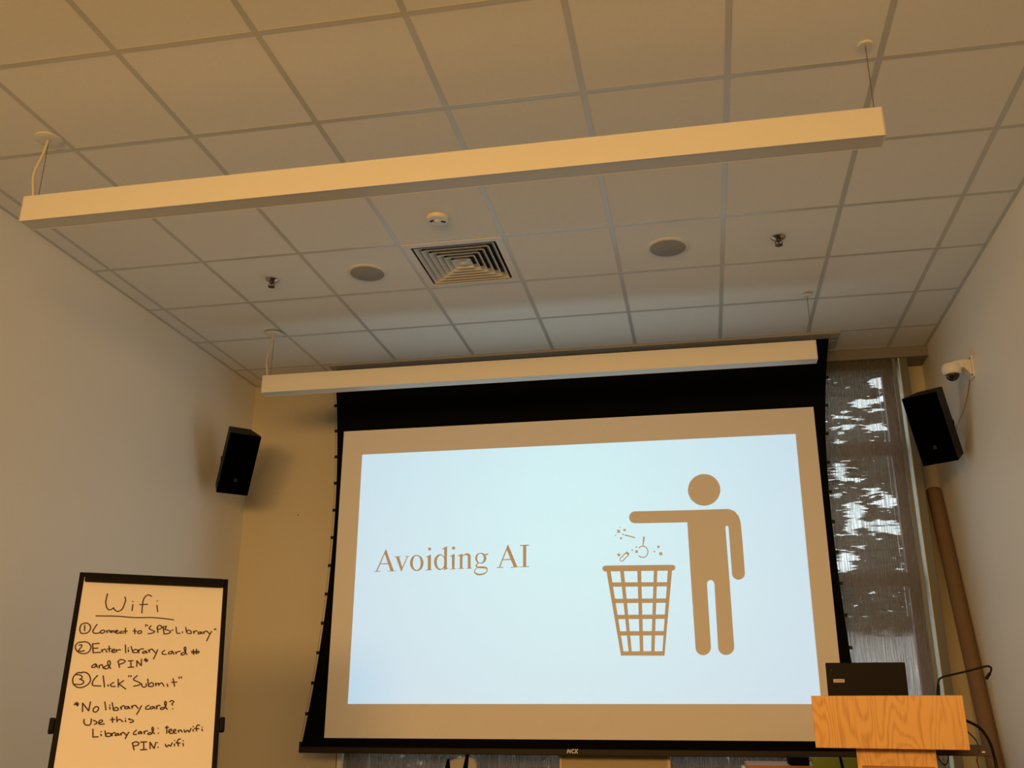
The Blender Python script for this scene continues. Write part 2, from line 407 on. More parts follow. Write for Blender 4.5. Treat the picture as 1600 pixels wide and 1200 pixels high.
TEXT = [[[-2262,1081],[-2256,1077],[-2317,925],[-2327,926]],[[-2262,1081],[-2258,1081],[-2192,924],[-2218,925],[-2271,1058]],[[-2295,981],[-2240,981],[-2237,973],[-2298,974]],[[-2343,926],[-2296,926],[-2296,921],[-2343,921]],[[-2240,925],[-2179,926],[-2178,921],[-2240,921]],[[-2182,1025],[-2157,1025],[-2128,943],[-2134,919],[-2138,919]],[[-2098,1025],[-2090,1025],[-2134,919],[-2134,937]],[[-2193,1028],[-2145,1029],[-2145,1024],[-2193,1023]],[[-2113,1028],[-2080,1028],[-2080,1024],[-2113,1023]],[[-1918,1074],[-1919,1070],[-1921,1067],[-1925,1064],[-1929,1064],[-1933,1065],[-1937,1067],[-1940,1071],[-1941,1075],[-1940,1079],[-1938,1083],[-1934,1085],[-1930,1086],[-1925,1085],[-1922,1082],[-1919,1078]],[[-1941,1018],[-1918,1031],[-1914,924],[-1938,924]],[[-1954,1019],[-1921,1035],[-1918,1031],[-1938,1016],[-1953,1016]],[[-1955,926],[-1906,927],[-1906,923],[-1955,921]],[[-1820,1070],[-1799,1089],[-1797,934],[-1817,921]],[[-1835,1076],[-1803,1089],[-1799,1087],[-1816,1069],[-1833,1071]],[[-1819,929],[-1786,936],[-1784,932],[-1819,919]],[[-1739,1076],[-1740,1072],[-1742,1068],[-1746,1066],[-1751,1065],[-1755,1066],[-1759,1069],[-1762,1072],[-1763,1077],[-1762,1081],[-1759,1085],[-1756,1087],[-1751,1088],[-1747,1087],[-1743,1084],[-1740,1080]],[[-1762,1022],[-1741,1033],[-1740,928],[-1759,928]],[[-1777,1020],[-1744,1034],[-1741,1032],[-1761,1016],[-1776,1017]],[[-1777,928],[-1727,930],[-1727,926],[-1777,924]],[[-1703,1022],[-1683,1033],[-1682,930],[-1701,930]],[[-1718,1022],[-1686,1034],[-1683,1032],[-1703,1017],[-1717,1018]],[[-1686,1010],[-1683,1021],[-1664,1033],[-1647,1037],[-1631,1031],[-1624,1021],[-1623,1010],[-1644,1011],[-1648,1020],[-1659,1024],[-1672,1021]],[[-1644,1015],[-1623,1014],[-1621,929],[-1642,930]],[[-1716,930],[-1669,932],[-1669,927],[-1716,926]],[[-1656,929],[-1608,931],[-1608,927],[-1656,925]],[[-1528,1027],[-1496,1030],[-1495,1020],[-1521,1018]],[[-1567,968],[-1579,960],[-1572,954],[-1564,964]],[[-1579,960],[-1588,945],[-1577,945],[-1572,954]],[[-1588,945],[-1577,930],[-1573,941],[-1577,945]],[[-1577,930],[-1555,927],[-1555,941],[-1573,941]],[[-1555,927],[-1527,926],[-1525,940],[-1555,941]],[[-1527,926],[-1509,922],[-1502,933],[-1525,940]],[[-1509,922],[-1503,916],[-1495,916],[-1502,933]],[[-1503,916],[-1508,902],[-1502,898],[-1495,916]],[[-1508,902],[-1527,892],[-1523,882],[-1502,898]],[[-1527,892],[-1554,888],[-1554,876],[-1523,882]],[[-1554,888],[-1576,894],[-1581,882],[-1554,876]],[[-1576,894],[-1589,902],[-1597,898],[-1581,882]],[[-1589,902],[-1589,910],[-1595,914],[-1597,898]],[[-1589,910],[-1575,928],[-1579,931],[-1595,914]],[[-1354,1087],[-1347,1083],[-1406,931],[-1416,931]],[[-1354,1087],[-1348,1087],[-1282,930],[-1309,931],[-1361,1055]],[[-1388,987],[-1330,988],[-1327,980],[-1391,980]],[[-1432,932],[-1384,933],[-1384,927],[-1431,926]],[[-1330,930],[-1270,932],[-1270,928],[-1330,925]],[[-1242,1079],[-1218,1080],[-1219,930],[-1241,930]],[[-1263,1084],[-1198,1085],[-1198,1077],[-1263,1077]],[[-1263,932],[-1198,933],[-1198,927],[-1263,927]]]
RINGS = [[[[-1970,975],[-1971,966],[-1972,957],[-1975,949],[-1979,941],[-1984,934],[-1990,928],[-1996,924],[-2004,920],[-2011,918],[-2019,918],[-2027,919],[-2035,921],[-2043,925],[-2050,930],[-2056,936],[-2062,943],[-2066,951],[-2070,959],[-2072,968],[-2073,978],[-2073,987],[-2071,996],[-2068,1004],[-2065,1012],[-2060,1019],[-2054,1025],[-2047,1029],[-2040,1033],[-2032,1035],[-2024,1035],[-2016,1034],[-2008,1032],[-2000,1028],[-1993,1023],[-1987,1017],[-1981,1010],[-1977,1002],[-1974,993],[-1971,984]],[[-1993,976],[-1993,969],[-1994,961],[-1995,954],[-1997,947],[-2000,941],[-2003,936],[-2007,932],[-2011,929],[-2015,927],[-2020,927],[-2024,927],[-2029,929],[-2033,932],[-2037,937],[-2041,942],[-2044,948],[-2047,955],[-2049,962],[-2050,970],[-2051,978],[-2051,986],[-2050,994],[-2048,1001],[-2046,1008],[-2044,1014],[-2040,1019],[-2037,1023],[-2033,1026],[-2028,1027],[-2024,1028],[-2019,1027],[-2015,1025],[-2010,1022],[-2006,1018],[-2003,1012],[-1999,1006],[-1997,999],[-1995,992],[-1993,984]]],[[[-1804,977],[-1804,968],[-1806,959],[-1808,951],[-1812,944],[-1816,937],[-1821,931],[-1827,927],[-1833,924],[-1840,922],[-1847,921],[-1854,922],[-1861,924],[-1867,928],[-1873,933],[-1879,939],[-1884,945],[-1887,953],[-1890,961],[-1892,970],[-1893,979],[-1893,988],[-1892,997],[-1889,1005],[-1886,1012],[-1881,1019],[-1876,1025],[-1870,1029],[-1864,1032],[-1857,1034],[-1850,1035],[-1843,1034],[-1836,1032],[-1830,1028],[-1824,1023],[-1818,1017],[-1814,1010],[-1810,1003],[-1807,994],[-1805,986]],[[-1815,977],[-1815,970],[-1816,962],[-1817,956],[-1819,949],[-1822,944],[-1825,939],[-1829,935],[-1833,932],[-1837,931],[-1842,930],[-1846,931],[-1851,933],[-1855,936],[-1859,940],[-1862,945],[-1865,950],[-1868,957],[-1870,964],[-1871,971],[-1872,979],[-1871,986],[-1871,993],[-1869,1000],[-1867,1006],[-1864,1012],[-1861,1017],[-1857,1021],[-1853,1023],[-1849,1025],[-1845,1026],[-1840,1025],[-1836,1023],[-1832,1020],[-1828,1016],[-1824,1011],[-1821,1005],[-1819,999],[-1817,992],[-1815,985]]],[[[-1507,997],[-1508,991],[-1509,985],[-1512,979],[-1515,974],[-1519,970],[-1524,966],[-1529,963],[-1535,961],[-1541,959],[-1548,959],[-1554,960],[-1560,961],[-1566,964],[-1572,967],[-1577,971],[-1581,976],[-1585,981],[-1587,987],[-1589,993],[-1589,999],[-1589,1005],[-1588,1011],[-1585,1017],[-1582,1022],[-1578,1026],[-1573,1030],[-1568,1033],[-1562,1036],[-1555,1037],[-1549,1037],[-1543,1036],[-1536,1035],[-1530,1032],[-1525,1029],[-1520,1025],[-1516,1020],[-1512,1015],[-1510,1009],[-1508,1003]],[[-1527,997],[-1527,992],[-1528,988],[-1529,983],[-1531,979],[-1534,975],[-1536,972],[-1539,969],[-1543,968],[-1546,967],[-1550,966],[-1554,967],[-1557,968],[-1561,970],[-1564,973],[-1567,976],[-1569,980],[-1571,984],[-1573,989],[-1573,994],[-1574,999],[-1574,1004],[-1573,1009],[-1572,1013],[-1570,1017],[-1567,1021],[-1565,1024],[-1562,1027],[-1558,1029],[-1555,1030],[-1551,1030],[-1547,1029],[-1544,1028],[-1540,1026],[-1537,1023],[-1534,1020],[-1532,1016],[-1530,1012],[-1528,1007],[-1527,1002]]]]
PERSON = [[[158,1427],[156,1412],[152,1398],[146,1384],[139,1371],[130,1359],[120,1349],[109,1340],[96,1332],[83,1326],[69,1322],[55,1319],[40,1319],[26,1321],[12,1324],[-2,1329],[-15,1336],[-26,1345],[-37,1355],[-46,1366],[-53,1379],[-59,1392],[-63,1406],[-65,1421],[-65,1435],[-63,1450],[-59,1465],[-54,1478],[-47,1491],[-38,1503],[-28,1514],[-16,1524],[-3,1531],[10,1537],[24,1542],[39,1544],[54,1544],[68,1543],[82,1539],[96,1534],[108,1527],[120,1518],[130,1508],[139,1496],[146,1483],[152,1470],[156,1456],[158,1441]],[[-440,1297],[-449,1296],[-458,1293],[-466,1288],[-473,1281],[-478,1273],[-482,1265],[-483,1256],[-482,1246],[-479,1237],[-475,1229],[-468,1222],[-461,1217],[-452,1214],[-443,1212],[-82,1207],[-78,786],[-73,370],[-73,359],[-70,348],[-64,338],[-57,330],[-47,324],[-37,320],[-26,319],[-14,320],[-4,324],[6,330],[15,338],[21,347],[26,358],[28,369],[27,781],[28,787],[30,793],[33,799],[37,803],[42,806],[47,808],[53,809],[58,808],[63,806],[68,802],[71,798],[74,792],[75,786],[76,780],[74,371],[74,359],[78,348],[83,338],[91,330],[101,324],[111,320],[123,319],[135,320],[146,324],[156,330],[165,338],[172,347],[177,358],[179,370],[178,839],[175,1160],[175,1163],[176,1166],[178,1169],[179,1171],[182,1173],[184,1174],[186,1174],[189,1173],[191,1172],[193,1171],[194,1168],[195,1165],[196,1162],[196,1159],[197,850],[198,841],[200,832],[205,824],[211,817],[219,812],[228,808],[237,807],[247,808],[256,811],[265,816],[272,822],[278,830],[281,839],[283,848],[283,1038],[280,1195],[270,1238],[243,1275],[203,1291],[-68,1292]]]
BASKET = [[[-658,885],[-644,883],[-644,924],[-660,921]],[[-644,883],[-215,878],[-214,918],[-644,924]],[[-215,878],[-200,880],[-198,916],[-214,918]],[[-639,902],[-641,895],[-646,888],[-653,884],[-661,882],[-668,884],[-675,889],[-679,896],[-681,904],[-679,911],[-674,918],[-667,922],[-659,924],[-651,922],[-645,917],[-641,910]],[[-179,897],[-181,890],[-185,884],[-192,880],[-199,879],[-206,880],[-212,884],[-216,891],[-217,898],[-215,905],[-211,912],[-204,916],[-197,917],[-190,915],[-184,911],[-180,905]],[[-654,892],[-570,319],[-549,323],[-625,896]],[[-559,891],[-516,320],[-495,322],[-532,893]],[[-440,889],[-443,320],[-419,320],[-413,889]],[[-326,887],[-370,320],[-347,319],[-302,885]],[[-231,885],[-296,320],[-280,318],[-202,882]],[[-632,778],[-227,772],[-225,801],[-631,808]],[[-612,667],[-240,663],[-239,692],[-611,697]],[[-593,560],[-254,557],[-252,586],[-593,589]],[[-577,451],[-268,449],[-267,478],[-576,480]],[[-568,321],[-284,318],[-282,347],[-567,349]]]
ICONS = [[[-548,1145],[-561,1152],[-574,1148],[-567,1160],[-571,1174],[-559,1167],[-545,1171],[-552,1159]],[[-506,1158],[-517,1161],[-527,1156],[-523,1167],[-528,1177],[-517,1173],[-507,1178],[-511,1168]],[[-535,1102],[-545,1105],[-553,1101],[-550,1110],[-554,1119],[-545,1116],[-536,1120],[-540,1111]],[[-547,994],[-559,990],[-565,980],[-569,992],[-580,998],[-568,1001],[-561,1012],[-558,1000]],[[-428,1004],[-439,1008],[-451,1003],[-446,1015],[-451,1026],[-439,1022],[-428,1027],[-432,1015]],[[-279,1032],[-288,1037],[-298,1035],[-293,1044],[-296,1054],[-286,1049],[-276,1052],[-281,1043]],[[-260,982],[-274,987],[-287,981],[-282,994],[-287,1008],[-274,1003],[-261,1008],[-266,995]],[[-545,1186],[-545,1184],[-547,1183],[-549,1182],[-551,1183],[-553,1184],[-553,1186],[-552,1188],[-551,1190],[-549,1190],[-547,1190],[-545,1188]],[[-578,1133],[-578,1130],[-580,1129],[-582,1128],[-584,1129],[-586,1131],[-587,1133],[-586,1135],[-584,1137],[-582,1137],[-580,1136],[-578,1135]],[[-434,1046],[-435,1044],[-437,1042],[-440,1041],[-443,1042],[-445,1044],[-446,1047],[-445,1049],[-443,1051],[-440,1052],[-437,1051],[-435,1049]],[[-463,1026],[-464,1023],[-466,1021],[-469,1020],[-472,1021],[-474,1023],[-475,1026],[-474,1029],[-472,1031],[-469,1032],[-466,1031],[-464,1029]],[[-311,1012],[-312,1009],[-314,1007],[-317,1006],[-320,1007],[-322,1009],[-322,1012],[-322,1015],[-320,1017],[-317,1017],[-314,1016],[-312,1014]],[[-536,1135],[-524,1131],[-521,1139],[-533,1143]],[[-518,1129],[-449,1108],[-446,1115],[-515,1137]],[[-390,1117],[-393,1091],[-383,1089],[-378,1115]],[[-393,1091],[-397,1054],[-390,1053],[-383,1089]],[[-421,1035],[-417,1040],[-421,1045],[-426,1040]],[[-417,1040],[-412,1043],[-416,1049],[-421,1045]],[[-412,1043],[-407,1046],[-409,1052],[-416,1049]],[[-407,1046],[-401,1047],[-402,1054],[-409,1052]],[[-401,1047],[-396,1047],[-395,1054],[-402,1054]],[[-396,1047],[-390,1047],[-389,1054],[-395,1054]],[[-390,1047],[-385,1045],[-382,1051],[-389,1054]],[[-385,1045],[-380,1042],[-376,1048],[-382,1051]],[[-380,1042],[-375,1039],[-370,1044],[-376,1048]],[[-375,1039],[-372,1034],[-366,1038],[-370,1044]],[[-372,1034],[-368,1029],[-362,1032],[-366,1038]],[[-368,1029],[-366,1023],[-360,1025],[-362,1032]],[[-366,1023],[-365,1017],[-358,1018],[-360,1025]],[[-365,1017],[-365,1011],[-358,1011],[-358,1018]],[[-365,1011],[-366,1005],[-359,1004],[-358,1011]],[[-366,1005],[-367,999],[-361,996],[-359,1004]],[[-367,999],[-370,993],[-364,990],[-361,996]],[[-370,993],[-373,988],[-368,984],[-364,990]],[[-373,988],[-378,984],[-373,979],[-368,984]],[[-378,984],[-382,981],[-379,975],[-373,979]],[[-382,981],[-388,978],[-385,972],[-379,975]],[[-388,978],[-393,977],[-392,970],[-385,972]],[[-393,977],[-399,977],[-399,970],[-392,970]],[[-399,977],[-404,977],[-406,970],[-399,970]],[[-404,977],[-409,979],[-412,973],[-406,970]],[[-409,979],[-414,982],[-418,976],[-412,973]],[[-414,982],[-419,985],[-424,980],[-418,976]],[[-419,985],[-423,990],[-428,985],[-424,980]],[[-514,1013],[-558,971],[-553,967],[-509,1008]],[[-558,971],[-559,956],[-553,958],[-553,967]],[[-559,956],[-549,947],[-548,953],[-553,958]],[[-549,947],[-536,950],[-540,955],[-548,953]],[[-536,950],[-491,993],[-496,998],[-540,955]],[[-518,1006],[-497,991],[-489,1003],[-509,1018]]]
# the words Avoiding AI, letter by letter
for a_, b_, rg in ((0, 5, []), (5, 9, []), (0, 0, [0]), (9, 13, []), (13, 16, [1]), (16, 20, []), (20, 26, []), (26, 41, [2]), (41, 46, []), (46, 49, [])):
    flat('title_letter', TEXT[a_:b_], [RINGS[k] for k in rg])
flat('person_pictogram', PERSON)['label'] = 'brown pictogram of a person with outstretched arm'
flat('basket_pictogram', BASKET)['label'] = 'brown pictogram of a wire waste basket'
for q in ICONS[0:7]: flat('sparkle_star', [q])
for q in ICONS[7:12]: flat('sparkle_dot', [q])
flat('wand_icon', ICONS[12:14]); flat('hand_mirror_icon', ICONS[14:44]); flat('tube_icon', ICONS[44:50])
bt = MB().box(-2.815, 0.965, YS - .018, YS + .022, Z0 - .308, Z0 - .268)
bar = bt.build('bottom_bar', M['dark_bar'], ps, bevel=.004)
for x in (-2.812, .955): MB().box(x - .006, x + .012, YS - .016, YS + .02, Z0 - .306, Z0 - .236).build('bar_end_cap', M['black_plastic'], ps, bevel=.002)
lg = MB(); lx, lz, ly = -0.945, Z0 - .294, YS - .0195
def stroke(mb, x0, z0, x1, z1, w=.006):
    d = Vector((x1 - x0, 0, z1 - z0)); n_ = Vector((-d.z, 0, d.x)).normalized() * w / 2
    a = Vector((lx + x0, ly, lz + z0)); b = Vector((lx + x1, ly, lz + z1))
    L = [a + n_, b + n_, b - n_, a - n_]; mb.slab(L, [v + Vector((0, .002, 0)) for v in L])
for s_ in ((.003, 0, .009, .026), (.009, .026, .017, .006), (.017, .006, .026, .026), (.026, .026, .022, 0), (.049, .022, .038, .024), (.038, .024, .033, .012), (.033, .012, .038, .002), (.038, .002, .047, .004), (.052, 0, .073, .026), (.055, .026, .071, 0)):
    stroke(lg, *s_)
lg.build('logo_lettering', M['white_plastic'], bar)
# tension cords with tabs along both curved edges
for side, fx in ((-1, xl), (1, xr)):
    pts = [(fx(z) + side * .014, YS, Z0 + z) for z in zs]
    MB().tube(pts, .0013, 6).build('tension_cord', M['cord'], ps)
    for k in range(12):
        z = 2.208 - .2055 * k
        MB().box(fx(z) + (-.020 if side < 0 else -.004), fx(z) + (.004 if side < 0 else .020), YS - .006, YS + .004, Z0 + z - .011, Z0 + z + .011).build('cord_tab', M['black_plastic'], ps, bevel=.002)
tag(MB().lathe([(.004, 0), (.004, .006), (.002, .008)], (-3.095, YB, Z0 + 1.418), 10, mx=Matrix.Rotation(math.radians(90), 3, 'X')).build('wall_nail', M['black_plastic']),
    'tiny dark nail in the yellow wall left of the screen', 'nail')

# ------------------------------------------------------------------ linear pendant lights
pl = thing('pendant_light', 'long white linear pendant light nearest the viewer, hanging at the ceiling middle', 'pendant light', (-1.07, 3.33, Z0 + 2.055), 'linear pendant lights')
x0, x1, y0, y1, zb, zt = -2.922, 0.784, 3.285, 3.375, Z0 + 2.058, Z0 + 2.184
hb_ = MB()
hb_.box(x0, x1, y0, y0 + .004, zb, zt); hb_.box(x0, x1, y1 - .004, y1, zb, zt)
hb_.box(x0 + .003, x1 - .003, y0 + .004, y1 - .004, zt - .006, zt)
hb_.build('housing', M['white_metal'], pl, bevel=.001)
MB().box(x0 + .002, x1 - .002, y0 + .0045, y1 - .0045, zb + .0008, zb + .012).build('diffuser_lens', M['lens'], pl)
for (a, b) in ((x0 - .002, x0 + .003), (x1 - .003, x1 + .002)):
    MB().box(a, b, y0, y1, zb, zt).build('end_cap', M['white_metal'], pl, bevel=.001)
for x, big in ((-2.885, 1), (0.766, 0)):
    MB().tube([(x, 3.33, zt - .004), (x, 3.33, ZC - .002)], .0018 if big else .0022, 6).build('suspension_cable', M['steel'], pl)
    MB().lathe([(.007, 0), (.007, .014), (.003, .02)], (x, 3.33, zt - .002), 10).build('cable_gripper', M['black_plastic'], pl)
    r = .062 if big else .03
    MB().lathe([(r * .5, -.006), (r * .9, -.0055), (r, -.002), (r, .003)], (x, 3.33, ZC), 32).build('canopy', M['white_metal'], pl, smooth='auto')
cp = smooth_path([(-2.888, 3.328, ZC - .006), (-2.895, 3.322, ZC - .08), (-2.918, 3.315, ZC - .19), (-2.912, 3.322, ZC - .27), (-2.905, 3.33, zt - .002)])
MB().tube(cp, .0062, 8).build('power_cord', M['cream_cord'], pl, smooth=True)
dup(pl, (0.0, 2.452, -.012), 'long white linear pendant light farther away, hanging just in front of the projection screen')

# ------------------------------------------------------------------ ceiling fittings
vx0, vx1, vy0, vy1 = GX + 2 * T, GX + 3 * T, GY + 3 * T, GY + 4 * T
vc = ((vx0 + vx1) / 2, (vy0 + vy1) / 2)
ad = thing('air_diffuser', 'square white louvred air vent set in the ceiling grid', 'air vent', (vc[0], vc[1], ZC))
fr = MB(); o_, i_ = .296, .252
for (a, b, c, d) in ((-o_, o_, -o_, -i_), (-o_, o_, i_, o_), (-o_, -i_, -i_, i_), (i_, o_, -i_, i_)):
    fr.box(vc[0] + a, vc[0] + b, vc[1] + c, vc[1] + d, ZC - .004, ZC + .006)
fr.build('frame', M['white_metal'], ad, bevel=.002)
lv = MB()
def ring(s0, z0, s1, z1, th=.0025):
    for k in range(4):
        a = [(-1, -1), (1, -1), (1, 1), (-1, 1)]; p, q = a[k], a[(k + 1) % 4]
        outer = [(vc[0] + p[0] * s0, vc[1] + p[1] * s0, z0), (vc[0] + q[0] * s0, vc[1] + q[1] * s0, z0), (vc[0] + q[0] * s1, vc[1] + q[1] * s1, z1), (vc[0] + p[0] * s1, vc[1] + p[1] * s1, z1)]
        inner = [(vc[0] + p[0] * (s0 - th), vc[1] + p[1] * (s0 - th), z0), (vc[0] + q[0] * (s0 - th), vc[1] + q[1] * (s0 - th), z0), (vc[0] + q[0] * (s1 - th), vc[1] + q[1] * (s1 - th), z1), (vc[0] + p[0] * (s1 - th), vc[1] + p[1] * (s1 - th), z1)]
        lv.slab(outer, inner)
for k in range(6):
    s0 = .238 - .036 * k
    ring(s0, ZC - .003, s0 - .025, ZC + .026)
lv.build('louvre_blades', M['white_metal'], ad)
MB().add([(vc[0] + sx * .046, vc[1] + sy * .046, ZC + .014) for sx, sy in ((-1, -1), (1, -1), (1, 1), (-1, 1))] + [(vc[0], vc[1], ZC - .008)] + [(vc[0] + sx * .03, vc[1] + sy * .03, ZC + .02) for sx, sy in ((-1, -1), (1, -1), (1, 1), (-1, 1))],
         [(0, 1, 4), (1, 2, 4), (2, 3, 4), (3, 0, 4), (5, 6, 7, 8), (0, 1, 6, 5), (1, 2, 7, 6), (2, 3, 8, 7), (3, 0, 5, 8)]).build('centre_cone', M['white_metal'], ad)
dc = MB(); dc.box(vx0, vx1, vy0, vy1, ZC + .19, ZC + .2)
for (a, b, c, d) in ((-.3, .3, -.3, -.262), (-.3, .3, .262, .3), (-.3, -.262, -.262, .262), (.262, .3, -.262, .262)):
    dc.box(vc[0] + a, vc[0] + b, vc[1] + c, vc[1] + d, ZC + .008, ZC + .19)
dc.build('duct_box', M['duct'], ad)

def ceiling_speaker(x, y, label):
    t = thing('ceiling_speaker', label, 'ceiling speaker', (x, y, ZC), 'round ceiling speakers')
    MB().lathe([(.104, -.006), (.116, -.007), (.123, -.004), (.124, 0.0)], (x, y, ZC + .002), 48).build('rim', M['white_plastic'], t, smooth='auto')
    MB().lathe([(.02, -.0095), (.098, -.009), (.104, -.006), (.104, -.003)], (x, y, ZC + .002), 48).build('grille', M['grey_grille'], t, smooth='auto')
    return t
cs = ceiling_speaker(-1.909, 4.975, 'round grey-mesh ceiling speaker left of the square air vent')
dup(cs, (1.823, -.008, 0), 'round grey-mesh ceiling speaker right of the square air vent')
def sprinkler(x, y, label):
    t = thing('sprinkler_head', label, 'sprinkler', (x, y, ZC), 'ceiling fire sprinklers')
    MB().lathe([(.014, -.015), (.03, -.011), (.040, -.003), (.040, .001)], (x, y, ZC + .001), 28).build('escutcheon', M['chrome'], t, smooth='auto')
    MB().lathe([(.011, -.026), (.013, -.014)], (x, y, ZC), 16).build('orifice_body', M['brass'], t)
    fa = MB()
    for s_ in (-1, 1):
        fa.tube(smooth_path([(x + s_ * .010, y, ZC - .024), (x + s_ * .020, y, ZC - .031), (x + s_ * .016, y, ZC - .040), (x + s_ * .003, y, ZC - .045)]), .0028, 6)
    fa.build('frame_arms', M['brass'], t)
    MB().tube([(x, y, ZC - .026), (x, y, ZC - .042)], .003, 8).build('glass_bulb', mat('bulb_amber', (.08, .04, .02), .2, noise=(20, .1)), t)
    MB().lathe([(.005, -.052), (.021, -.050), (.021, -.0475), (.006, -.044)], (x, y, ZC), 20).build('deflector', M['brass'], t)
    return t
sp_ = sprinkler(-2.523, 4.957, 'dark sprinkler head in the ceiling left of the left ceiling speaker')
dup(sp_, (3.056, -.004, 0), 'dark sprinkler head in the ceiling right of the right ceiling speaker')
sd = thing('smoke_detector', 'small round white smoke detector on the ceiling above the air vent', 'smoke detector', (-1.299, 4.386, ZC))
MB().lathe([(.046, -.020), (.056, -.018), (.061, -.010), (.062, 0.002)], (-1.299, 4.386, ZC), 36).build('body', M['white_plastic'], sd, smooth='auto')
MB().lathe([(.012, -.026), (.018, -.025), (.021, -.018)], (-1.299, 4.386, ZC), 24).build('sensor_cap', M['white_plastic'], sd, smooth='auto')
for s_ in (-1, 1):
    MB().box(-.012, .012, -.006, .006, -.0225, -.0185, Matrix.Translation((-1.299 + s_ * .030, 4.386 + s_ * .010, ZC)) @ Matrix.Rotation(s_ * .6, 4, 'Z')).build('sensor_slot', M['black_plastic'], sd)

# ------------------------------------------------------------------ wall loudspeakers
def loudspeaker(c, yw, tl, wall_x, label, side):
    w, h, d, bw = .2325, .458, .2105, .1625
    Rm = Matrix.Rotation(yw, 4, 'Z') @ Matrix.Rotation(tl, 4, 'X'); Mx = Matrix.Translation(c) @ Rm
    t = thing('loudspeaker', label, 'loudspeaker', tuple(c), 'wall loudspeakers')
    pts = [(-w / 2, 0.006, -h / 2), (w / 2, .006, -h / 2), (-bw / 2, d, -h / 2), (bw / 2, d, -h / 2), (-w / 2, .006, h / 2), (w / 2, .006, h / 2), (-bw / 2, d, h / 2), (bw / 2, d, h / 2)]
    MB().hexa([Mx @ Vector(p) for p in pts]).build('cabinet', M['black_cab'], t, bevel=.006, seg=3)
    gb = MB().box(-w / 2 + .004, w / 2 - .004, 0, .010, -h / 2 + .004, h / 2 - .004, Mx).build('front_grille', M['black_grille'], t, bevel=.003)
    bd = MB(); z = -h / 2 + .105; e = -.0022
    def bx(a, b, c_, d_): bd.box(a, b, e, .001, z + c_, z + d_, Mx)
    bx(-.012, .012, -.006, -.003); bx(-.012, .012, .012, .015)              # little framed badge
    bx(-.010, -.007, .0, .009); bx(-.010, -.004, .0, .002); bx(-.003, -.001, .0, .009); bx(.001, .004, .0, .009); bx(.006, .008, .0, .009); bx(.006, .011, .0, .002)
    bd.build('badge', M['badge'], gb)
    # bracket: plate on the wall, arm and pivot at the back of the cabinet
    back = Mx @ Vector((0, d - .005, -.06)); s_ = 1 if wall_x > 0 else -1
    wp = Vector((wall_x, c[1] + .36, c[2] + .095))
    br = MB(); br.box(min(wall_x, wall_x - s_ * .010), max(wall_x, wall_x - s_ * .010), wp.y - .03, wp.y + .04, wp.z - .06, wp.z + .06)
    br.tube([wp, (wp + back) / 2, back], .012, 12)
    br.build('wall_bracket', M['black_plastic'], t)
    kn = Mx @ Vector((-s_ * 0 + s_ * bw / 2, d - .03, -.03))
    MB().tube([kn - Vector((0, 0, .03)), kn + Vector((s_ * .004, 0, .03))], .008, 10).build('pivot_knob', M['black_plastic'], t)
    return t
loudspeaker(Vector((-3.277, 6.204, Z0 + 1.666)), .756, .488, XL, 'black loudspeaker on the white wall above the flip chart', -1)
rs = loudspeaker(Vector((1.4815, 6.174, Z0 + 1.6755)), -.631, .422, XR, 'black loudspeaker on the wall below the dome security camera', 1)
tag(MB().tube(smooth_path([(1.665, 6.25, Z0 + 1.70), (1.700, 6.18, Z0 + 1.78), (1.715, 6.08, Z0 + 1.86), (1.715, 5.985, Z0 + 1.93), (1.715, 5.968, Z0 + 1.985)]), .003, 6).build('speaker_wire', mat('grey_wire', (.30, .29, .25), .5, noise=(40, .1))),
    'thin grey wire running down the wall from the security camera to the loudspeaker', 'wire')

# ------------------------------------------------------------------ security camera
scm = thing('security_camera', 'white dome security camera on an arm high on the right wall', 'security camera', (1.70, 5.93, Z0 + 1.98))
MB().box(1.708, 1.72, 5.865, 5.955, Z0 + 1.915, Z0 + 2.055).build('wall_plate', M['white_plastic'], scm, bevel=.004)
DC = Vector((1.605, 5.93, Z0 + 1.985))
arm = MB()
secs = [(1.712, 2.038, 1.925, .036), (1.695, 2.040, 1.955, .036), (1.672, 2.040, 1.985, .038), (1.640, 2.036, 1.990, .040), (1.605, 2.028, 1.990, .040)]
for i in range(len(secs) - 1):
    a, b = secs[i], secs[i + 1]
    arm.hexa([(a[0], 5.93 - a[3], Z0 + a[2]), (b[0], 5.93 - b[3], Z0 + b[2]), (a[0], 5.93 + a[3], Z0 + a[2]), (b[0], 5.93 + b[3], Z0 + b[2]),
              (a[0], 5.93 - a[3], Z0 + a[1]), (b[0], 5.93 - b[3], Z0 + b[1]), (a[0], 5.93 + a[3], Z0 + a[1]), (b[0], 5.93 + b[3], Z0 + b[1])])
arm.build('arm', M['white_plastic'], scm, bevel=.004)
MB().lathe([(.041, -.032), (.050, -.026), (.059, 0), (.060, .018), (.052, .034), (.025, .044)], DC, 32).build('dome_housing', M['white_plastic'], scm, smooth='auto')
MB().lathe([(.006, -.071), (.020, -.067), (.032, -.056), (.040, -.040), (.042, -.028)], DC, 28).build('dome_window', M['dome'], scm, smooth=True)
for (yy, zz) in ((5.88, 2.04), (5.88, 1.932), (5.94, 2.04)):
    MB().lathe([(.004, 0), (.004, .004)], (1.706, yy, Z0 + zz), 8, mx=Matrix.Rotation(math.radians(-90), 3, 'Y')).build('mounting_screw', M['brass'], scm)

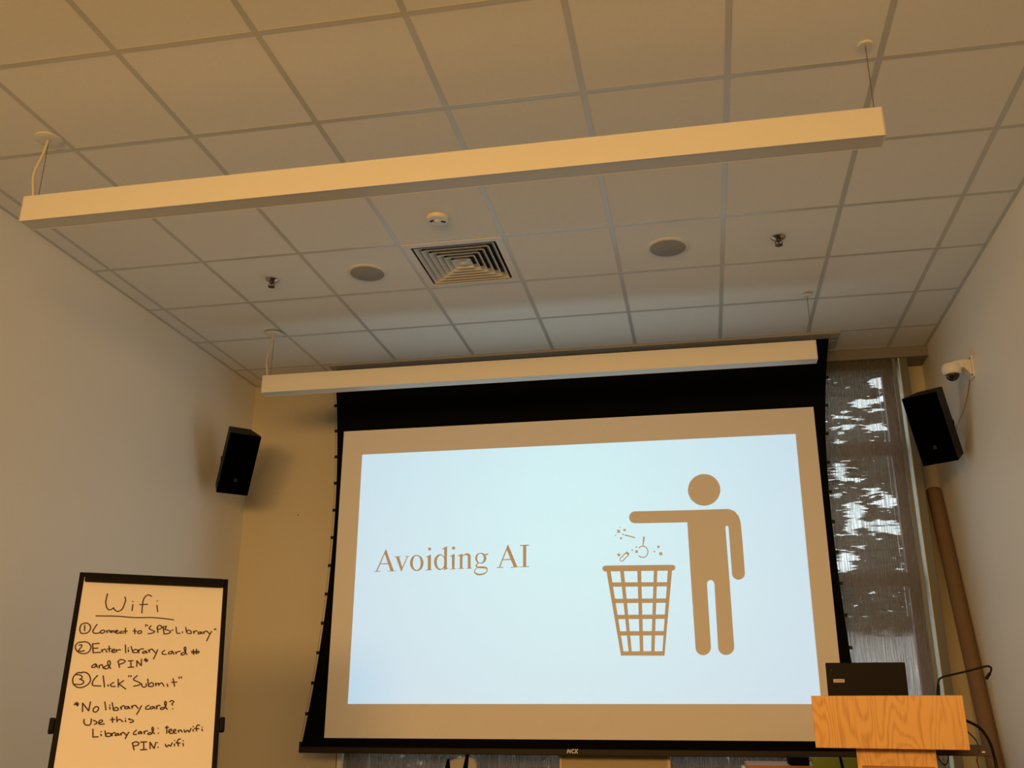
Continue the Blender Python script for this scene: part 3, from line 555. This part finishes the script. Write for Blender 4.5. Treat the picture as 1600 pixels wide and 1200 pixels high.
# ------------------------------------------------------------------ flip chart easel and paper pad
TL = Vector((-2.99567, 4.187, Z0 + .61589)); U = Vector((-.19148, .28784, .93834)); D = Vector((.832606, .553866, 0)); N = U.cross(D)  # N points away from the viewer
N = -Vector((.51971, -.78127, .34571))
def B3(u, v, n=0.0): return TL + D * u - U * v + N * n
BM = Matrix(((D.x, N.x, U.x, TL.x), (D.y, N.y, U.y, TL.y), (D.z, N.z, U.z, TL.z), (0, 0, 0, 1)))   # local (u, n, -v)
BH = 1.02
ez = thing('flip_chart_easel', 'black framed flip chart easel leaning back by the left wall', 'easel', tuple(B3(.35, BH) * 1.0 - Vector((0, 0, B3(.35, BH).z))))
MB().box(.012, .688, .004, .016, -BH, -.006, BM).build('backboard', M['white_metal'], ez)
fm = MB()
fm.box(0, .022, -.010, .018, -BH, 0, BM); fm.box(.678, .70, -.010, .018, -BH, 0, BM)
fm.box(.022, .678, -.010, .018, -.022, 0, BM); fm.box(.022, .678, -.010, .018, -BH, -BH + .022, BM)
fm.build('frame', M['black_plastic'], ez, bevel=.003)
MB().box(.026, .676, -.030, -.006, -.053, -.008, BM).build('pad_clamp', M['black_plastic'], ez, bevel=.008, seg=3)
for u in (-.012, .712):
    MB().box(u - .012, u + .012, -.012, .02, -.778, -.712, BM).build('side_clip', M['black_plastic'], ez, bevel=.006)
MB().box(.0, .70, -.055, .012, -BH - .02, -BH, BM).build('pen_tray', M['black_plastic'], ez, bevel=.004)
for (u, foot) in ((.04, Vector((-.06, -.16))), (.66, Vector((.06, -.16)))):
    p = B3(u, BH - .3, .03); q = B3(u, BH, .03)
    e = B3(u, BH + .5, .03); k = q.z / (p.z - q.z); f_ = q + (q - p) * k
    MB().tube([p, q, Vector((f_.x, f_.y, 0.012))], .014, 10).build('leg', M['black_plastic'], ez)
p = B3(.35, .25, .03)
MB().tube([p, Vector((p.x, p.y, 0)) + Vector((N.x, N.y, 0)).normalized() * .16 + Vector((0, 0, .012))], .014, 10).build('leg', M['black_plastic'], ez)
pad = MB().box(.0235, .6765, -.0055, .0035, -.985, -.0245, BM).build('flip_chart_pad', M['paper'])
tag(pad, 'white flip chart paper with handwritten wifi instructions, clamped in the black easel', 'paper pad')
HAND = [[137,108,135,134,135,156,143,181,153,191,163,190,170,184,173,180,178,189,190,198,203,195,214,181,220,155,222,135,217,121],[258,159,257,192],[255,142,256,144],[339,113,331,107,324,105,314,110,305,125,302,144,302,169,303,202],[289,159,325,155],[100,225,193,223,269,227,350,224,404,227,453,232],[56,263,43,271,39,294,46,312,59,316,77,309,85,291,82,276,69,264,55,263],[58,274,61,302],[111,268,103,284,97,301,101,311,115,313,131,308],[134,298,129,307,138,312,148,306,147,298,138,296,134,298],[156,299,161,309],[158,301,168,296,175,308],[177,298,182,308],[179,301,187,297,192,307],[195,304,206,299,201,294,196,302,203,311,213,307],[225,299,217,302,219,309,233,307],[238,283,241,310],[230,299,248,298],[279,284,283,310],[273,296,289,296],[298,296,294,303,301,309,311,304,310,295,300,294],[368,158,375,192],[368,134,368,136],[328,261,327,270],[336,264,335,267],[352,267,344,281,357,289,371,296,359,305,342,308],[380,272,386,301],[379,277,388,263,400,269,398,280,385,284],[407,271,415,307],[405,271,423,267],[421,268,418,279,416,283,434,288,444,296,431,305,415,307],[448,287,454,286],[467,270,473,300,488,301],[498,293,499,298],[512,270,518,297],[517,292,527,283,539,291,538,301,522,300],[549,289,553,300],[552,293,561,286,568,288],[582,292,573,294,574,302,584,299,584,290,591,301],[594,290,600,300],[598,295,607,286,616,288],[613,287,626,300],[635,287,627,304,618,328,615,337],[648,272,649,278],[654,273,654,277],[60,358,42,361,32,378,38,397,55,411,76,414,93,405,99,383,90,365,72,356,56,358],[47,374,56,371,59,380,52,392,49,401,60,403,73,400],[104,367,112,408],[103,366,132,362],[108,388,130,386],[111,409,143,406],[146,393,151,405],[149,398,160,390,171,405],[176,374,182,403],[171,390,186,387],[191,399,203,396,200,389,192,393,194,405,208,404],[209,391,213,402],[213,396,220,391,229,393],[247,367,253,406],[262,390,265,401],[262,381,262,383],[273,374,284,403],[282,398,294,388,306,395,302,404,286,404],[307,390,311,405],[309,395,317,386,330,385],[129,462,116,472,117,480,129,478,132,464,139,480],[145,469,148,483],[146,473,157,466,165,484],[182,468,170,475,171,485,184,484,190,470,192,456,185,446,180,454,186,470,197,484],[225,449,234,478],[223,451,234,440,252,444,253,453,233,463],[280,448,284,475],[268,446,290,444],[271,477,296,475],[309,472,306,444],[306,444,328,468],[328,468,326,436],[78,507,62,505,48,518,43,536,49,559,68,574,89,574,110,560,118,540,108,515,92,504,78,503],[54,515,69,516,81,525,78,534,72,536],[72,536,87,543,90,554,78,561,54,560],[145,518,133,535,127,554,132,565,147,567,165,567],[169,519,181,572],[194,561,196,568],[217,550,205,561,212,569,227,569],[235,534,240,572],[259,541,241,557],[241,557,273,581],[280,517,278,522],[289,516,288,522],[316,516,302,531,305,539,328,549,331,560,305,567],[340,395,329,399,329,407,340,404,341,395,348,405],[352,389,357,401],[355,394,364,385,373,389],[373,390,384,403],[393,388,388,408,379,434],[426,389,415,400,418,409,435,410],[459,393,445,399,446,408,459,404,461,394,469,409],[475,397,479,407],[477,401,487,395,497,393],[514,398,503,403,502,411,514,410,520,400,521,378,517,371,513,378,519,395,529,409],[556,383,559,408],[570,380,573,406],[546,393,584,391],[550,400,584,398],[345,432,347,449],[338,442,354,438],[340,435,354,446],[338,554,343,568,353,571,360,565,358,554],[363,532,370,566],[369,560,382,549,391,558,388,567,372,568],[399,551,403,565],[401,558,412,552,415,563],[415,558,427,550,438,566],[451,555,455,568],[475,529,485,566],[470,547,494,545],[501,521,503,528],[510,519,513,526],[76,642,79,660],[65,654,84,650],[68,646,82,658],[104,686,99,647],[99,647,129,682],[129,682,131,641],[155,664,147,673,150,686,162,686,169,673,163,663,154,664],[191,641,200,678],[214,664,217,675],[213,655,213,657],[222,644,232,679],[230,675,242,666,252,673,248,680,233,680],[260,664,265,676],[262,668,270,659,278,661],[292,662,279,666,281,673,292,671,294,663,301,673],[307,659,311,671],[309,665,317,657,324,658],[325,659,336,671],[349,658,341,679,332,699],[116,720,116,733,124,744,137,747,145,740,145,718],[154,725,166,730,170,738,160,743],[179,737,192,731,189,724,181,725,177,736,185,743,201,741],[231,712,235,735],[225,723,242,721],[249,709,253,733],[252,727,263,721,278,732],[288,725,289,732],[287,717,287,718],[305,718,300,721,316,724,322,730,317,734,307,735],[157,764,162,799],[162,799,183,798],[192,787,196,794],[192,775,193,777],[208,772,214,796],[213,789,222,782,234,787,232,796,216,797],[237,783,240,795],[239,788,246,781,252,781],[264,784,253,788,254,794,264,791,265,786,270,793],[274,784,277,792],[276,788,282,780,290,783],[290,784,298,792],[308,779,302,792,296,808],[339,770,328,782,331,790,341,789],[328,827,338,858],[327,829,341,822,355,828,352,837,336,841],[381,656,368,666,371,675,383,674],[399,662,387,666,390,674,400,671,403,663,410,673],[413,659,417,673],[415,666,422,657,430,658],[447,666,433,669,435,676,447,673,455,657,455,644,450,638,448,648,456,668,463,676],[469,640,479,634,488,640,481,649,484,656],[486,672,486,674],[357,776,349,780,350,787,358,783,359,777,364,787],[371,777,375,787],[373,781,379,774,387,775],[402,781,390,785,391,790,402,789,410,778,411,765,406,757,404,765,410,781,418,787],[431,762,431,763],[434,784,434,786],[467,753,470,786],[461,760,475,758],[477,779,490,774,487,767,479,770,478,781,488,787,496,785],[498,779,508,774,505,768,498,772,499,783,511,786],[518,773,521,782],[520,777,528,771,537,781],[544,770,549,782,559,772,567,781,574,764],[583,769,585,778],[583,755,583,757],[611,751,603,749,597,758,599,777],[589,765,609,766],[622,767,625,776],[622,758,623,759],[375,825,379,856],[362,824,388,823],[366,858,392,857],[405,854,402,825],[402,825,422,853],[422,853,427,826],[433,826,434,827],[438,847,438,849],[468,835,475,847,483,838,491,844,497,829],[506,834,509,843],[507,818,507,819],[532,812,523,814,519,825,526,844],[513,829,532,831],[544,832,547,844],[544,819,544,821]]
LINES = [[] for k in range(8)]
def line_of(s_):
    u = sum(s_[0::2]) / (len(s_) / 2) / 1000; v = sum(s_[1::2]) / (len(s_) / 2) / 1000
    for k, lim in enumerate((.245, .375, .475, .562, .70, .775, .865)):
        if v + .055 * (u - .35) < lim: return k
    return 7
for s_ in HAND: LINES[line_of(s_)].append(s_)
def ink(mb, s_):
    pts = [Vector((s_[i] / 1000, s_[i + 1] / 1000, 0)) for i in range(0, len(s_), 2)]
    pts = smooth_path(pts, 4)
    wd = .0056
    Lf, Rf = [], []
    for i, p in enumerate(pts):
        t = pts[min(i + 1, len(pts) - 1)] - pts[max(i - 1, 0)]
        if t.length < 1e-6: t = Vector((1, 0, 0))
        t.normalize(); nn = Vector((-t.y, t.x, 0)) * wd / 2
        if i == 0: p = p - t * wd * .3
        if i == len(pts) - 1: p = p + t * wd * .3
        Lf.append(p + nn); Rf.append(p - nn)
    k = len(mb.v)
    for p in Lf + Rf: mb.v.append(B3(p.x, p.y, -.0066))
    m_ = len(Lf)
    for i in range(m_ - 1): mb.f.append([k + i, k + i + 1, k + m_ + i + 1, k + m_ + i])
for line in LINES:
    line.sort(key=lambda q: min(q[0::2])); words = []; edge = -1e9
    for q in line:
        if min(q[0::2]) - edge > 7 or not words: words.append([])
        words[-1].append(q); edge = max(edge, max(q[0::2]))
    for w_ in words:
        mb_ = MB()
        for q in w_: ink(mb_, q)
        mb_.build('handwritten_word', M['ink'], pad)

# ------------------------------------------------------------------ lectern, laptop, gooseneck, cables
YL = 4.2
LX = Matrix.Translation((.407, YL, 0)) @ Matrix.Rotation(math.radians(-12), 4, 'Z')      # across, back, up
LW = .567
lc = thing('lectern', 'light oak wooden lectern with wide front panel and narrow post', 'lectern', tuple(LX @ Vector((LW / 2, .22, 0))))
MB().box(0, LW, 0, .020, Z0 - .158, Z0 + .040, LX).build('front_panel', M['oak'], lc, bevel=.0015)
def HX(p): return [LX @ Vector(q) for q in p]
for (a, b) in ((.035, .052), (LW - .052, LW - .035)):
    MB().hexa(HX([(a, .02, Z0 - .150), (b, .02, Z0 - .150), (a, .44, Z0 - .150), (b, .44, Z0 - .150), (a, .02, Z0 + .018), (b, .02, Z0 + .018), (a, .44, Z0 - .083), (b, .44, Z0 - .083)])).build('side_panel', M['oak'], lc)
MB().hexa(HX([(.052, .02, Z0 - .005), (LW - .052, .02, Z0 - .005), (.052, .44, Z0 - .105), (LW - .052, .44, Z0 - .105), (.052, .02, Z0 + .016), (LW - .052, .02, Z0 + .016), (.052, .44, Z0 - .084), (LW - .052, .44, Z0 - .084)])).build('sloping_desk', M['oak'], lc)
MB().box(.052, LW - .052, .03, .43, Z0 - .150, Z0 - .135, LX).build('box_bottom', M['oak'], lc)
MB().box(.148, .444, .075, .34, .06, Z0 - .150, LX).build('post', M['oak'], lc, bevel=.002)
MB().box(.165, .435, .071, .075, .30, Z0 - .224, LX).build('recessed_door', M['orange_wood'], lc, bevel=.001)
MB().box(.02, LW - .02, 0, .44, 0, .06, LX).build('base', M['oak'], lc, bevel=.003)
shf = MB().box(.445, .656, .20, .40, Z0 - .188, Z0 - .151, LX).build('side_shelf', M['dark_wood'], lc, bevel=.002)
shf['label'] = 'dark brown shelf board under the right end'
MB().box(.612, .624, .197, .20, Z0 - .174, Z0 - .169, LX).build('screw', M['silver'], shf)

lp = thing('laptop', 'open black laptop with tan nameplate seen from behind, on the lectern', 'laptop', (.66, YL + .22, Z0 - .02))
MB().hexa([(.492, YL + .16, Z0 - .013), (.815, YL + .16, Z0 - .013), (.492, YL + .385, Z0 - .064), (.815, YL + .385, Z0 - .064), (.492, YL + .16, Z0 + .003), (.815, YL + .16, Z0 + .003), (.492, YL + .385, Z0 - .048), (.815, YL + .385, Z0 - .048)]).build('keyboard_base', M['black_plastic'], lp)
lid0, lidy = Z0 - .005, YL + .158
LM = Matrix.Translation((.653, lidy, lid0)) @ Matrix.Rotation(math.radians(3), 4, 'X')
lid = MB().box(-.161, .161, -.010, 0, 0, .180, LM).build('lid', M['black_plastic'], lp, bevel=.004)
npl = MB().box(-.135, -.090, -.0115, -.0098, .100, .114, LM).build('nameplate', M['sticker'], lid, bevel=.001)
MB().box(-.128, -.096, -.0122, -.0114, .1055, .109, LM).build('nameplate_lettering', M['sticker_line'], npl)
MB().lathe([(.0022, 0), (.0022, .002)], LM @ Vector((-.140, -.0095, .150)), 10, mx=Matrix.Rotation(math.radians(90), 3, 'X')).build('indicator_dot', M['badge'], lid)

gk = thing('gooseneck_arm', 'thin black bent gooseneck rising from the right end of the lectern', 'gooseneck', (.975, YL + .30, Z0 - .03))
gp = [(.978, 4.5, Z0 - .045), (.979, 4.5, Z0 + .045), (.982, 4.5, Z0 + .098), (.998, 4.5, Z0 + .117), (1.036, 4.5, Z0 + .127), (1.116, 4.5, Z0 + .145), (1.178, 4.49, Z0 + .161), (1.196, 4.48, Z0 + .157), (1.188, 4.46, Z0 + .138), (1.160, 4.44, Z0 + .113)]
gp = [(x - .012, y, z) for x, y, z in gp]
MB().tube(smooth_path(gp), .0042, 8).build('stem', M['black_plastic'], gk, smooth=True)
MB().tube([(.958, 4.5, Z0 - .070), (.962, 4.5, Z0 + .045), (.968, 4.5, Z0 + .088)], [.010, .009, .006], 10).build('base_sleeve', M['black_plastic'], gk, smooth=True)
MB().tube([(1.168, 4.452, Z0 + .130), (1.150, 4.44, Z0 + .111)], .0068, 10).build('tip', M['black_plastic'], gk, smooth=True)
YC = 4.45
tag(MB().tube(smooth_path([(1.000, YC - .12, Z0 - .045), (1.040, YC - .2, Z0 - .075), (1.058, YC - .23, Z0 - .105), (1.065, YC - .26, Z0 - .142), (1.060, YC - .30, Z0 - .178), (1.058, YC - .32, Z0 - .216), (1.060, YC - .32, Z0 - .40), (1.12, YC - .3, .3), (1.2, YC - .3, .012)]), .006, 8).build('power_cable', M['black_plastic'], smooth=True),
    'thick black cable hanging beside the lectern past its side shelf', 'cable')
tag(MB().tube(smooth_path([(.985, YC - .14, Z0 - .07), (1.010, YC - .2, Z0 - .105), (1.018, YC - .25, Z0 - .132), (1.006, YC - .31, Z0 - .158), (.992, YC - .32, Z0 - .200), (.997, YC - .32, Z0 - .26), (1.05, YC - .3, .3), (1.1, YC - .3, .01)]), .0028, 6).build('thin_cable', mat('thin_black_cord', (.03, .02, .015), .5, noise=(30, .2)), smooth=True),
    'thin dark cable running down from the lectern side, nearer the panel', 'cable')
tag(MB().tube(smooth_path([(.915, YC, Z0 - .193), (.922, YC, Z0 - .212), (.940, YC, Z0 - .230), (.955, YC, Z0 - .215), (.960, YC, Z0 - .193)]), .0025, 6).build('cord_loop', M['black_plastic'], smooth=True),
    'short looped dark cord dangling under the lectern side shelf', 'cable')

# ------------------------------------------------------------------ cardboard tube in the corner
tb = thing('cardboard_tube', 'long brown cardboard tube leaning in the corner right of the window', 'cardboard tube', (1.665, 6.27, 0))
a = Vector((1.668, 6.28, .014)); b = Vector((1.662, 7.052, Z0 + 1.465))
MB().tube([a, a.lerp(b, .5), b], .049, 32, caps=True).build('tube_wall', M['cardboard'], tb, smooth='auto')
ax = (b - a).normalized()
MB().tube([b - ax * .004, b + ax * .003], .046, 32).build('end_plug', mat('end_plug_brown', (.22, .115, .05), .7, noise=(30, .1)), tb)

# ------------------------------------------------------------------ things below and beside the screen
cbn = thing('tall_cabinet', 'beige panelled cabinet with pale wood edges under the middle of the screen', 'cabinet', (-.65, 6.80, 0))
MB().box(-1.000, -.300, 6.745, 6.885, .0, 1.16).build('panel_body', M['beige'], cbn)
for (a_, b_) in ((-1.017, -1.000), (-.300, -.280)): MB().box(a_, b_, 6.735, 6.888, 0, 1.16).build('edge_strip', M['pale_wood'], cbn, bevel=.002)
st = thing('low_stool', 'low dark stool under the white bag below the screen', 'stool', (-1.63, 6.68, 0))
MB().box(-1.89, -1.45, 6.64, 6.86, .50, .54).build('seat', M['dark_wood'], st, bevel=.006)
for x in (-1.86, -1.48):
    for y in (6.66, 6.84): MB().box(x - .018, x + .018, y - .018, y + .018, 0, .50).build('leg', M['dark_wood'], st)
bag = thing('white_bag', 'white cloth bag with two black straps standing below the screen', 'bag', (-1.64, 6.66, .54))
bb = MB()
prof = [(-.15, .0), (-.16, .12), (-.145, .24), (-.125, .30), (-.07, .318), (-.02, .330), (.03, .352), (.07, .330), (.095, .300), (.115, .18), (.12, 0)]
bb.slab([(-1.675 + x, 6.69, .54 + z) for x, z in prof], [(-1.675 + x * .9, 6.83, .54 + z * .96) for x, z in prof])
bb.build('body', M['cloth'], bag, bevel=.02, seg=3)
for pts in ([(-.128, .20), (-.118, .28), (-.105, .320), (-.092, .322), (-.085, .25), (-.09, .1)], [(-.02, .1), (.0, .24), (.016, .31), (.028, .362), (.045, .362), (.040, .30), (.02, .1)]):
    L = [(-1.675 + x, 6.676, .54 + z) for x, z in pts]; MB().slab(L, [(x, y + .02, z) for x, y, z in L]).build('strap', M['black'], bag, bevel=.003)
cd = thing('wooden_credenza', 'reddish wood low cabinet behind the lectern, under the screen', 'low cabinet', (.42, 6.1, 0))
zt_ = Z0 - .302
MB().box(.175, .95, 5.60, 6.05, zt_ - .03, zt_).build('worktop', M['orange_wood'], cd, bevel=.003)
MB().box(.195, .93, 5.63, 6.03, 0, zt_ - .03).build('carcass', M['orange_wood'], cd)
tag(MB().box(.405, .505, 5.62, 5.85, zt_, zt_ + .040).build('black_device', M['black'], bevel=.004), 'flat black device on the reddish wood cabinet beside the green chair', 'device')
pt = thing('metal_post', 'short silver post with rounded top left of the reddish wood cabinet', 'post', (.155, 5.45, 0))
MB().tube([(.155, 5.45, .02), (.155, 5.45, Z0 - .305), (.155, 5.45, Z0 - .298), (.155, 5.45, Z0 - .293)], [.0145, .0145, .012, .006], 16).build('rod', M['silver'], pt, smooth='auto')
MB().lathe([(.09, 0), (.09, .012), (.03, .022)], (.155, 5.45, 0), 28).build('foot_plate', M['silver'], pt, smooth='auto')
ch = thing('green_chair', 'lime green chair behind the lectern, dark strap across its backrest', 'chair', (.72, 5.3, 0))
YG = 5.30; zg = Z0 - .246; s_ = YG / 5.2
bk = [(.478, zg), (.487, zg - .012), (.492, zg - .03), (.496, zg - .06), (.500, zg - .40), (.93, zg - .40), (.95, zg - .05), (.955, zg)]
MB().slab([(x, YG, z) for x, z in bk], [(x, YG + .035, z) for x, z in bk]).build('backrest', M['green'], ch, bevel=.004)
stp = [(.622, zg + .004), (.634, zg + .004), (.660, zg - .20), (.645, zg - .20)]
MB().slab([(x, YG - .006, z) for x, z in stp], [(x, YG + .02, z) for x, z in stp]).build('strap', M['black'], ch)
MB().box(.50, .93, YG - .42, YG + .02, .42, .47).build('seat', M['green'], ch, bevel=.015)
for x in (.52, .91):
    MB().tube([(x, YG - .38, .0), (x, YG - .38, .43)], .012, 10).build('leg', M['silver'], ch)
    MB().tube([(x, YG + .03, .0), (x, YG + .045, .60)], .012, 10).build('leg', M['silver'], ch)

# ------------------------------------------------------------------ outdoors, seen through the mesh shade
GAPS = [[2.543,4.23,0.107,0.091],[2.551,4.006,0.065,0.087],[2.283,3.948,0.11,0.071],[2.059,3.822,0.056,0.031],[2.216,3.722,0.079,0.041],[2.037,3.612,0.079,0.05],[2.01,3.76,0.063,0.04],[2.469,3.59,0.158,0.063],[2.482,3.844,0.114,0.025],[2.504,4.562,0.032,0.021],[1.832,3.261,0.125,0.086],[1.916,3.016,0.084,0.145],[1.962,2.899,0.061,0.047],[2.165,2.873,0.111,0.031],[2.037,2.444,0.129,0.158],[1.973,2.232,0.084,0.121],[2.455,2.557,0.135,0.082],[2.338,2.246,0.263,0.076],[2.568,2.154,0.073,0.053],[1.933,1.854,0.105,0.069],[1.855,1.731,0.12,0.077],[2.067,1.976,0.06,0.035],[1.645,1.406,0.061,0.026],[1.949,3.417,0.097,0.032],[2.349,2.691,0.124,0.048],[1.839,2.667,0.062,0.037]]
struct(MB().box(-40, 60, 7.4, 60, -.3, -.2).build('ground', M['lawn']))
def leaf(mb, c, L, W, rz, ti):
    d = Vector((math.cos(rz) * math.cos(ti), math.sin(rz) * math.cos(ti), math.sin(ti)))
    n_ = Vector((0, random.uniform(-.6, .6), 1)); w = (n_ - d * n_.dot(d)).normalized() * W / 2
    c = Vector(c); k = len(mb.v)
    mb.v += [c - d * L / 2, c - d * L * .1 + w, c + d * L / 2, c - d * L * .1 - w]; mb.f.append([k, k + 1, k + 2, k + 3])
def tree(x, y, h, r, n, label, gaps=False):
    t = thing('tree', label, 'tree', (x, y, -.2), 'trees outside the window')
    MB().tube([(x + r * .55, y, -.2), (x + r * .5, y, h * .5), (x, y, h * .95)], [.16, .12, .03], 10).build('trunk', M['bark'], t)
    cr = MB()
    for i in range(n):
        z = random.uniform(Z0 + .95 if gaps else .1, h)  # gapless crowns are drawn down to the ground to darken the low view
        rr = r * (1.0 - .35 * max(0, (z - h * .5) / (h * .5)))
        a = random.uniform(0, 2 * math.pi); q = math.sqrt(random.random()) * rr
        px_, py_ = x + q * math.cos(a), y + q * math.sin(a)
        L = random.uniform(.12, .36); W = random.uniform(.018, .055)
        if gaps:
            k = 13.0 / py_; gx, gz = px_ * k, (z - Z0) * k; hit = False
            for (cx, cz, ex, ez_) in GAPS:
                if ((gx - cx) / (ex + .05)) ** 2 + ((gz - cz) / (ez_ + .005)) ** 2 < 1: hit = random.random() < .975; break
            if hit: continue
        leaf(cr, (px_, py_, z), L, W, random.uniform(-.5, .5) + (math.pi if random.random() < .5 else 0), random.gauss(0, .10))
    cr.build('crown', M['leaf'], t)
    return t
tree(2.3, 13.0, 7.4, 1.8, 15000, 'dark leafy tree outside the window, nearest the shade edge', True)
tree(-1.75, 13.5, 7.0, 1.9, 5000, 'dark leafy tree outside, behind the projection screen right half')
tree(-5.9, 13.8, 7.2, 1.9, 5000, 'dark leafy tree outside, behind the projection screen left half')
hg = thing('added_hedge', 'low dark leaf bank added outside to dim the view below the screen', 'added_hedge', (-3.2, 9.4, -.2))  # leaf bank added to darken the daylight view under the screen
hc = MB()
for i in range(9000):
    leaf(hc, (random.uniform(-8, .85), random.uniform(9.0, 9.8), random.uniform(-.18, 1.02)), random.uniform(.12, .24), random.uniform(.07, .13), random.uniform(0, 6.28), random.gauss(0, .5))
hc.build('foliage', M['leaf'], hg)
bd = thing('building', 'low grey building across the grass outside the window', 'building', (2, 30, -.2))
MB().box(-30, 30, 28, 36, -.2, Z0 + 2.0).build('wall', M['render'], bd)
MB().box(-30.3, 30.3, 27.6, 36.4, Z0 + 2.0, Z0 + 2.3).build('roof', M['roofing'], bd)
for k in range(12):
    MB().box(-28.3 + 5 * k, -26.5 + 5 * k, 27.95, 28.02, Z0 - .1, Z0 + 1.1).build('window', M['far_glass'], bd)
